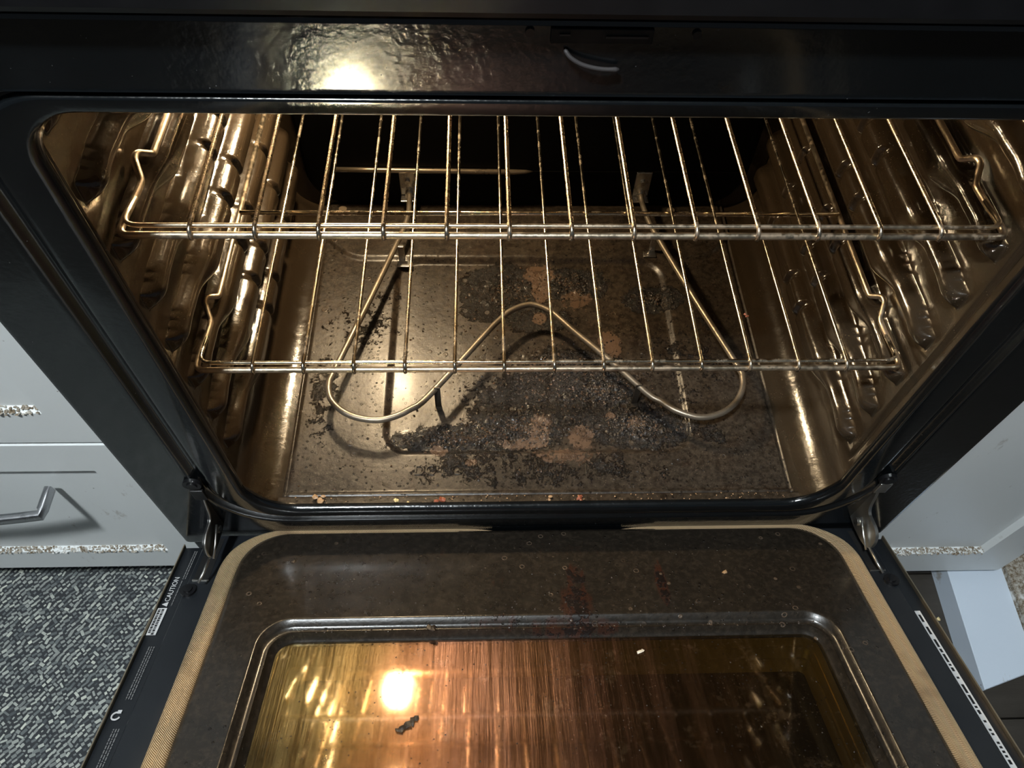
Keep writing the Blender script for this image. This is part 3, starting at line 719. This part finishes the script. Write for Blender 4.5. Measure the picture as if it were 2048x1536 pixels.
for (cx, cy, rx, ry, n) in patches:
    for _ in range(n):
        a = rn.uniform(0, 2*math.pi); q = abs(rn.gauss(0, .55)); x = cx+rx*q*math.cos(a); y = cy+ry*q*math.sin(a)
        if abs(x) > .262 or not .032 < y < .45: continue
        r = rn.choice((.0005, .0008, .0008, .0012, .0017)); 
        chip(m if rn.random() < .82 else mb2, (x, y, floor_z(x, y)+r*.25), r, rn)
tag(m.build('charred_crust', char_mat), 'black charred crust and grit burnt onto the oven floor under the element', 'burnt residue', kind='stuff')
tag(mb2.build('brown_crust', make_crust('brown_crumb', (.05, .026, .013), (.13, .075, .042))), 'small brown crumbs strewn through the black crust on the oven floor', 'crumbs', kind='stuff')
# crumbs on the front shelf
def crumb(px, r, mat, name, label, n=3, spread=.6, seed=1, T=None, flat=.6):
    m = MB(); q = random.Random(seed)
    for i in range(n):
        lump(m, (px[0]+q.uniform(-1, 1)*r*spread*(n > 1), px[1]+q.uniform(-1, 1)*r*spread*(n > 1), px[2]+r*.25), r*q.uniform(.55, 1), seed*31+i, flat, T)
    o = m.build(name, mat); tag(o, label, 'crumb'); return o
crumb((-.2320, .0165, .0135), .0042, tan_crumb, 'food_flake', 'ragged tan flake on the left end of the oven sill', 4, 1.1, 2)
crumb((-.1513, .0145, .0132), .0028, yellow_crumb, 'food_crumb', 'pale yellow crumb on the oven sill, larger of the two', 3, .8, 3)
crumb((-.1395, .0140, .0132), .0018, yellow_crumb, 'food_crumb', 'small yellow crumb right of the larger yellow one on the sill', 2, .7, 4)
crumb((-.107, .0140, .0132), .0030, red_crumb, 'food_flake', 'dark reddish-brown flake on the sill left of its middle', 4, 1.2, 5)
crumb((.0084, .0165, .0132), .0022, tan_crumb, 'food_flake', 'small tan flake at the middle of the oven sill', 3, 1, 6)
crumb((.0423, .0145, .0132), .0034, red_crumb, 'food_flake', 'rust-red cluster of crumbs right of the middle of the sill', 6, 1.6, 7)
crumb((.1780, .104, .2075), .0022, red_crumb, 'food_crumb', 'brown crumb stuck on a right-hand wire of the lower rack', 2, .6, 8)
m = MB()
for _ in range(170):
    x = rn.uniform(-.26, .26); y = rn.uniform(.008, .021); r = rn.choice((.0004, .0006, .0009)); chip(m, (x, y, .0128), r, rn)
tag(m.build('sill_crumbs', tan_crumb), 'fine tan crumbs scattered along the oven sill', 'crumbs', kind='stuff')
# on the door
crumb((-.1262, .2225, .0112), .0050, char_mat, 'charred_bit', 'jagged black charred bit lying on the door window', 1, 0, 11, Td, .5)
m = MB(); 
for i, (dx, dt, r) in enumerate([(0, 0, .0042), (-.004, .0030, .0036), (.0040, -.0035, .0034), (.0070, -.0060, .0022), (-.006, .0045, .0028)]): lump(m, (-.1262+dx, .2255+dt, .0115), r, 50+i, .35, Td)
me_old = bpy.data.objects['charred_bit']; bpy.data.objects.remove(me_old)
tag(m.build('charred_bit', char_mat), 'jagged black charred bit lying on the door window', 'crumb')
m = MB(); lump(m, (.0825, .1560, .0113), .0026, 70, .4, Td); lump(m, (.0850, .1550, .0113), .0020, 71, .4, Td); tag(m.build('food_crumb', white_crumb), 'whitish seed-like crumb on the right part of the window', 'crumb')
m = MB(); lump(m, (-.1091, .1335, .0215), .0042, 73, .4, Td); lump(m, (-.1125, .1330, .0215), .0030, 74, .4, Td); tag(m.build('charred_bit', char_mat), 'black burnt lump on the upper rim of the door window', 'crumb')
m = MB(); lump(m, (-.2545, .0510, .0265), .0022, 75, .6, Td); tag(m.build('charred_bit', char_mat), 'small black bit near the upper left corner of the door panel', 'crumb')
m = MB(); lump(m, (.1821, .0735, .0265), .0026, 76, .5, Td); tag(m.build('food_crumb', tan_crumb), 'small brown oval crumb at the upper right of the door panel', 'crumb')
m = MB()
for _ in range(240):
    x = rn.gauss(.02, .11); t = rn.choice((rn.uniform(.03, .12), rn.uniform(.105, .122)))
    if abs(x) < .29: chip(m, (x, t, .0264), rn.choice((.0004, .0006, .0010)), rn, Td)
for _ in range(160):
    x = rn.uniform(-.25, .25); t = rn.uniform(.15, .40); chip(m, (x, t, .0104), rn.choice((.0003, .0005, .0008)), rn, Td)
for _ in range(120):
    x = rn.uniform(-.24, .26); t = rn.uniform(.1325, .1365); chip(m, (x, t, .0212), rn.choice((.0004, .0007, .0011)), rn, Td)
tag(m.build('door_grit', char_mat), 'fine black grit sprinkled over the open door', 'crumbs', kind='stuff')

# ------------------------------------------------------------------ cabinets
CY = .030
def shaker(name, x0, x1, z0, z1, stile, rail, parent, bevel=.004, sunk=.006):
    m = MB(); F = lambda x0, x1, z0, z1, y: [(x0, y, z0), (x1, y, z0), (x1, y, z1), (x0, y, z1)]
    L = [F(x0, x1, z0, z1, CY+.019), F(x0, x1, z0, z1, CY+.001), F(x0+.001, x1-.001, z0+.001, z1-.001, CY)]
    a = (x0+stile, x1-stile, z0+rail, z1-rail)
    L += [F(*a, CY), F(a[0]+bevel, a[1]-bevel, a[2]+bevel, a[3]-bevel, CY+sunk)]
    m.strips(L, cap0=True, cap1=True); return m.build(name, white_paint, parent)
cab = thing('drawer_cabinet', (-.66, .3, FZ), 'white drawer cabinet left of the range, scuffed and greasy', 'cabinet')
m = MB(); m.box((-.93, CY+.020, FZ+.10), (-.392, .60, .56), .001); m.box((-.93, .10, FZ+.002), (-.392, .60, FZ+.10)); m.build('carcass', white_paint, cab)
x1 = -.3905
d1 = shaker('drawer', -.925, x1, -.2035, .1095, .055, .052, cab); tag(d1, 'lower drawer with a curved nickel handle')
d2 = shaker('drawer', -.925, x1, .1135, .330, .055, .052, cab)
d3 = shaker('drawer', -.925, x1, .334, .55, .055, .052, cab)
def grime(x0, x1, z, parent, seed, y=CY+.0005):
    m = MB(); r = random.Random(seed); n = int((x1-x0)/.0035)
    for i in range(n):
        x = x0+(x1-x0)*i/n+r.uniform(-.001, .001)
        for j in range(6):
            f = r.uniform(-.1, 1.0); rr_ = r.uniform(.0009, .0020); chip(m, (x+r.uniform(-.0015, .0015), y-.0012+f*.006, z-.0018+f*.0040), rr_, r)
    o = m.build('groove_grime', grime_mat, parent); tag(o, kind='stuff')
grime(-.87, -.447, -.1495, d1, 1); grime(-.87, -.447, .1680, d2, 2)
def make_handle(xr, xl, z, parent):
    m = MB()
    xc = (xr+xl)/2; Lh = (xr-xl)/2
    pts = [(xr, CY-.0005, z), (xr, CY-.028, z)]
    bar = []
    for k in range(17):
        f = -1+2*k/16; bar.append((xc-f*Lh, CY-.030-.010*(1-f*f), z))
    path = [(xr, CY-.0005, z), (xr, CY-.024, z)]+bar+[(xl, CY-.024, z), (xl, CY-.0005, z)]
    def sec(p, d):
        return p
    P = [Vector(p) for p in path]; loops = []
    for i, p in enumerate(P):
        d = (P[min(i+1, len(P)-1)]-P[max(i-1, 0)]).normalized(); u = Vector((0, 0, 1)); v = d.cross(u)
        loops.append([p+u*a*.0058+v*b*.0038 for a, b in ((-.8, -1), (.8, -1), (1, -.7), (1, .7), (.8, 1), (-.8, 1), (-1, .7), (-1, -.7))])
    m.strips(loops, cap0=True, cap1=True); m.build('handle', nickel, parent, angle=50)
make_handle(-.5060, -.81, .0205, d1); make_handle(-.5060, -.81, .222, d2); make_handle(-.5060, -.81, .442, d3)

cab2 = thing('wall_side_cabinet', (.53, .3, FZ), 'narrow white cabinet right of the range with a grimy panelled door', 'cabinet')
m = MB(); m.box((.398, CY+.020, FZ+.075), (.652, .60, .56), .001); m.box((.398, .12, FZ+.002), (.560, .60, FZ+.075)); m.build('carcass', white_paint, cab2)
dd = shaker('cabinet_door', .3975, .6555, -.2635, .55, .058, .066, cab2, .005, .007)
m = MB(); r_ = random.Random(8)
for i in range(60):
    x = .462+i*.0023
    for j in range(5):
        f = r_.uniform(-.1, 1); chip(m, (x+r_.uniform(-.0015, .0015), CY-.001+f*.007, -.1968+f*.005), r_.uniform(.0009, .0018), r_)
tag(m.build('groove_grime', grime_mat, dd), kind='stuff')

# white board on the floor by the right cabinet
wb = thing('white_plank', (.64, 0, FZ), 'dirty white painted plank lying on the dark floor below the right cabinet', 'plank')
bx = [(.5930, -.1218), (.6800, -.0958), (.6900, .10), (.6020, .10)]
m = MB(); z1, z0 = FZ+.040, FZ
m.strips([[(x, y, z0) for x, y in bx], [(x, y, z1-.001) for x, y in bx], [(x+(.001 if x < .64 else -.001), y+(.001 if y < 0 else 0), z1) for x, y in bx]], cap0=True, cap1=True); m.build('board', white_board, wb)
bx2 = [(.6735, -.0970), (.7050, -.0875), (.7150, .10), (.6820, .10)]
m = MB(); m.strips([[(x, y, z1+.0002) for x, y in bx2], [(x, y, z1+.010) for x, y in bx2]], cap0=True, cap1=True); m.build('raised_edge', grime_mat, wb)
m = MB(); m.tube(smooth_path([(.5800, -.072, FZ+.001), (.5850, -.066, FZ+.0035), (.5900, -.072, FZ+.003), (.5860, -.080, FZ+.002), (.5900, -.088, FZ+.002)], 5), .0014, 6); tag(m.build('curled_scrap', white_crumb, smooth=True), 'curled whitish scrap on the dark floor beside the plank', 'scrap')
crumb((.586, -.018, FZ+.001), .0042, yellow_crumb, 'food_crumb', 'yellowish crumb on the dark floor against the plank', 1, 0, 15)

# ------------------------------------------------------------------ rug
rug = thing('woven_rug', (-.70, -.30, FZ), 'grey and black woven rug on the floor below the left drawers', 'rug')
RX0, RX1, RY0, RY1 = -1.15, -.36, -.62, .094
m = MB(); m.box((RX0, RY0, FZ+.0001), (RX1, RY1, FZ+.005), .001); m.build('backing', rug_base_mat, rug)
# slanted yarn stitches, one joined mesh
px, py = .0074, .0056
nx, ny = int((RX1-RX0)/px), int((RY1-RY0)/py)
base = np.array([[-1, 0, 0], [-.55, -.8, .6], [.55, -.8, .6], [1, 0, 0], [.55, .8, .6], [-.55, .8, .6], [0, 0, 1.25]])
faces = np.array([[0, 1, 6], [1, 2, 6], [2, 3, 6], [3, 4, 6], [4, 5, 6], [5, 0, 6]])
I, J = np.meshgrid(np.arange(nx), np.arange(ny), indexing='ij'); I = I.ravel(); J = J.ravel(); N = len(I)
cx = RX0+.004+(I+.5*(J % 2))*px+rng.normal(0, .0005, N); cy = RY0+.003+J*py+rng.normal(0, .0005, N)
ln = .0050*rng.uniform(.7, 1.35, N); wd = .0021*rng.uniform(.7, 1.3, N); an = np.radians(44)+rng.normal(0, .22, N)
an = np.where(rng.random(N) < .10, an-np.radians(80), an)
ht = .0020*rng.uniform(.6, 1.4, N)
lx = base[None, :, 0]*ln[:, None]; ly = base[None, :, 1]*wd[:, None]
VX = cx[:, None]+lx*np.cos(an)[:, None]-ly*np.sin(an)[:, None]; VY = cy[:, None]+lx*np.sin(an)[:, None]+ly*np.cos(an)[:, None]; VZ = FZ+.0040+base[None, :, 2]*ht[:, None]
V = np.stack([VX, VY, VZ], -1).reshape(-1, 3); F = (faces[None]+7*np.arange(N)[:, None, None]).reshape(-1, 3)
me = bpy.data.meshes.new('yarn'); me.vertices.add(len(V)); me.vertices.foreach_set('co', V.reshape(-1).astype(np.float32))
me.loops.add(F.size); me.loops.foreach_set('vertex_index', F.reshape(-1).astype(np.int32))
me.polygons.add(len(F)); me.polygons.foreach_set('loop_start', (np.arange(len(F))*3).astype(np.int32)); me.update(calc_edges=True)
at = me.attributes.new('shade', 'FLOAT', 'POINT'); sh = np.clip(rng.beta(2.6, 2.8, N), 0, 1); at.data.foreach_set('value', np.repeat(sh, 7).astype(np.float32))
o = link('yarn_stitches', me, yarn_mat, rug); tag(o, kind='stuff')
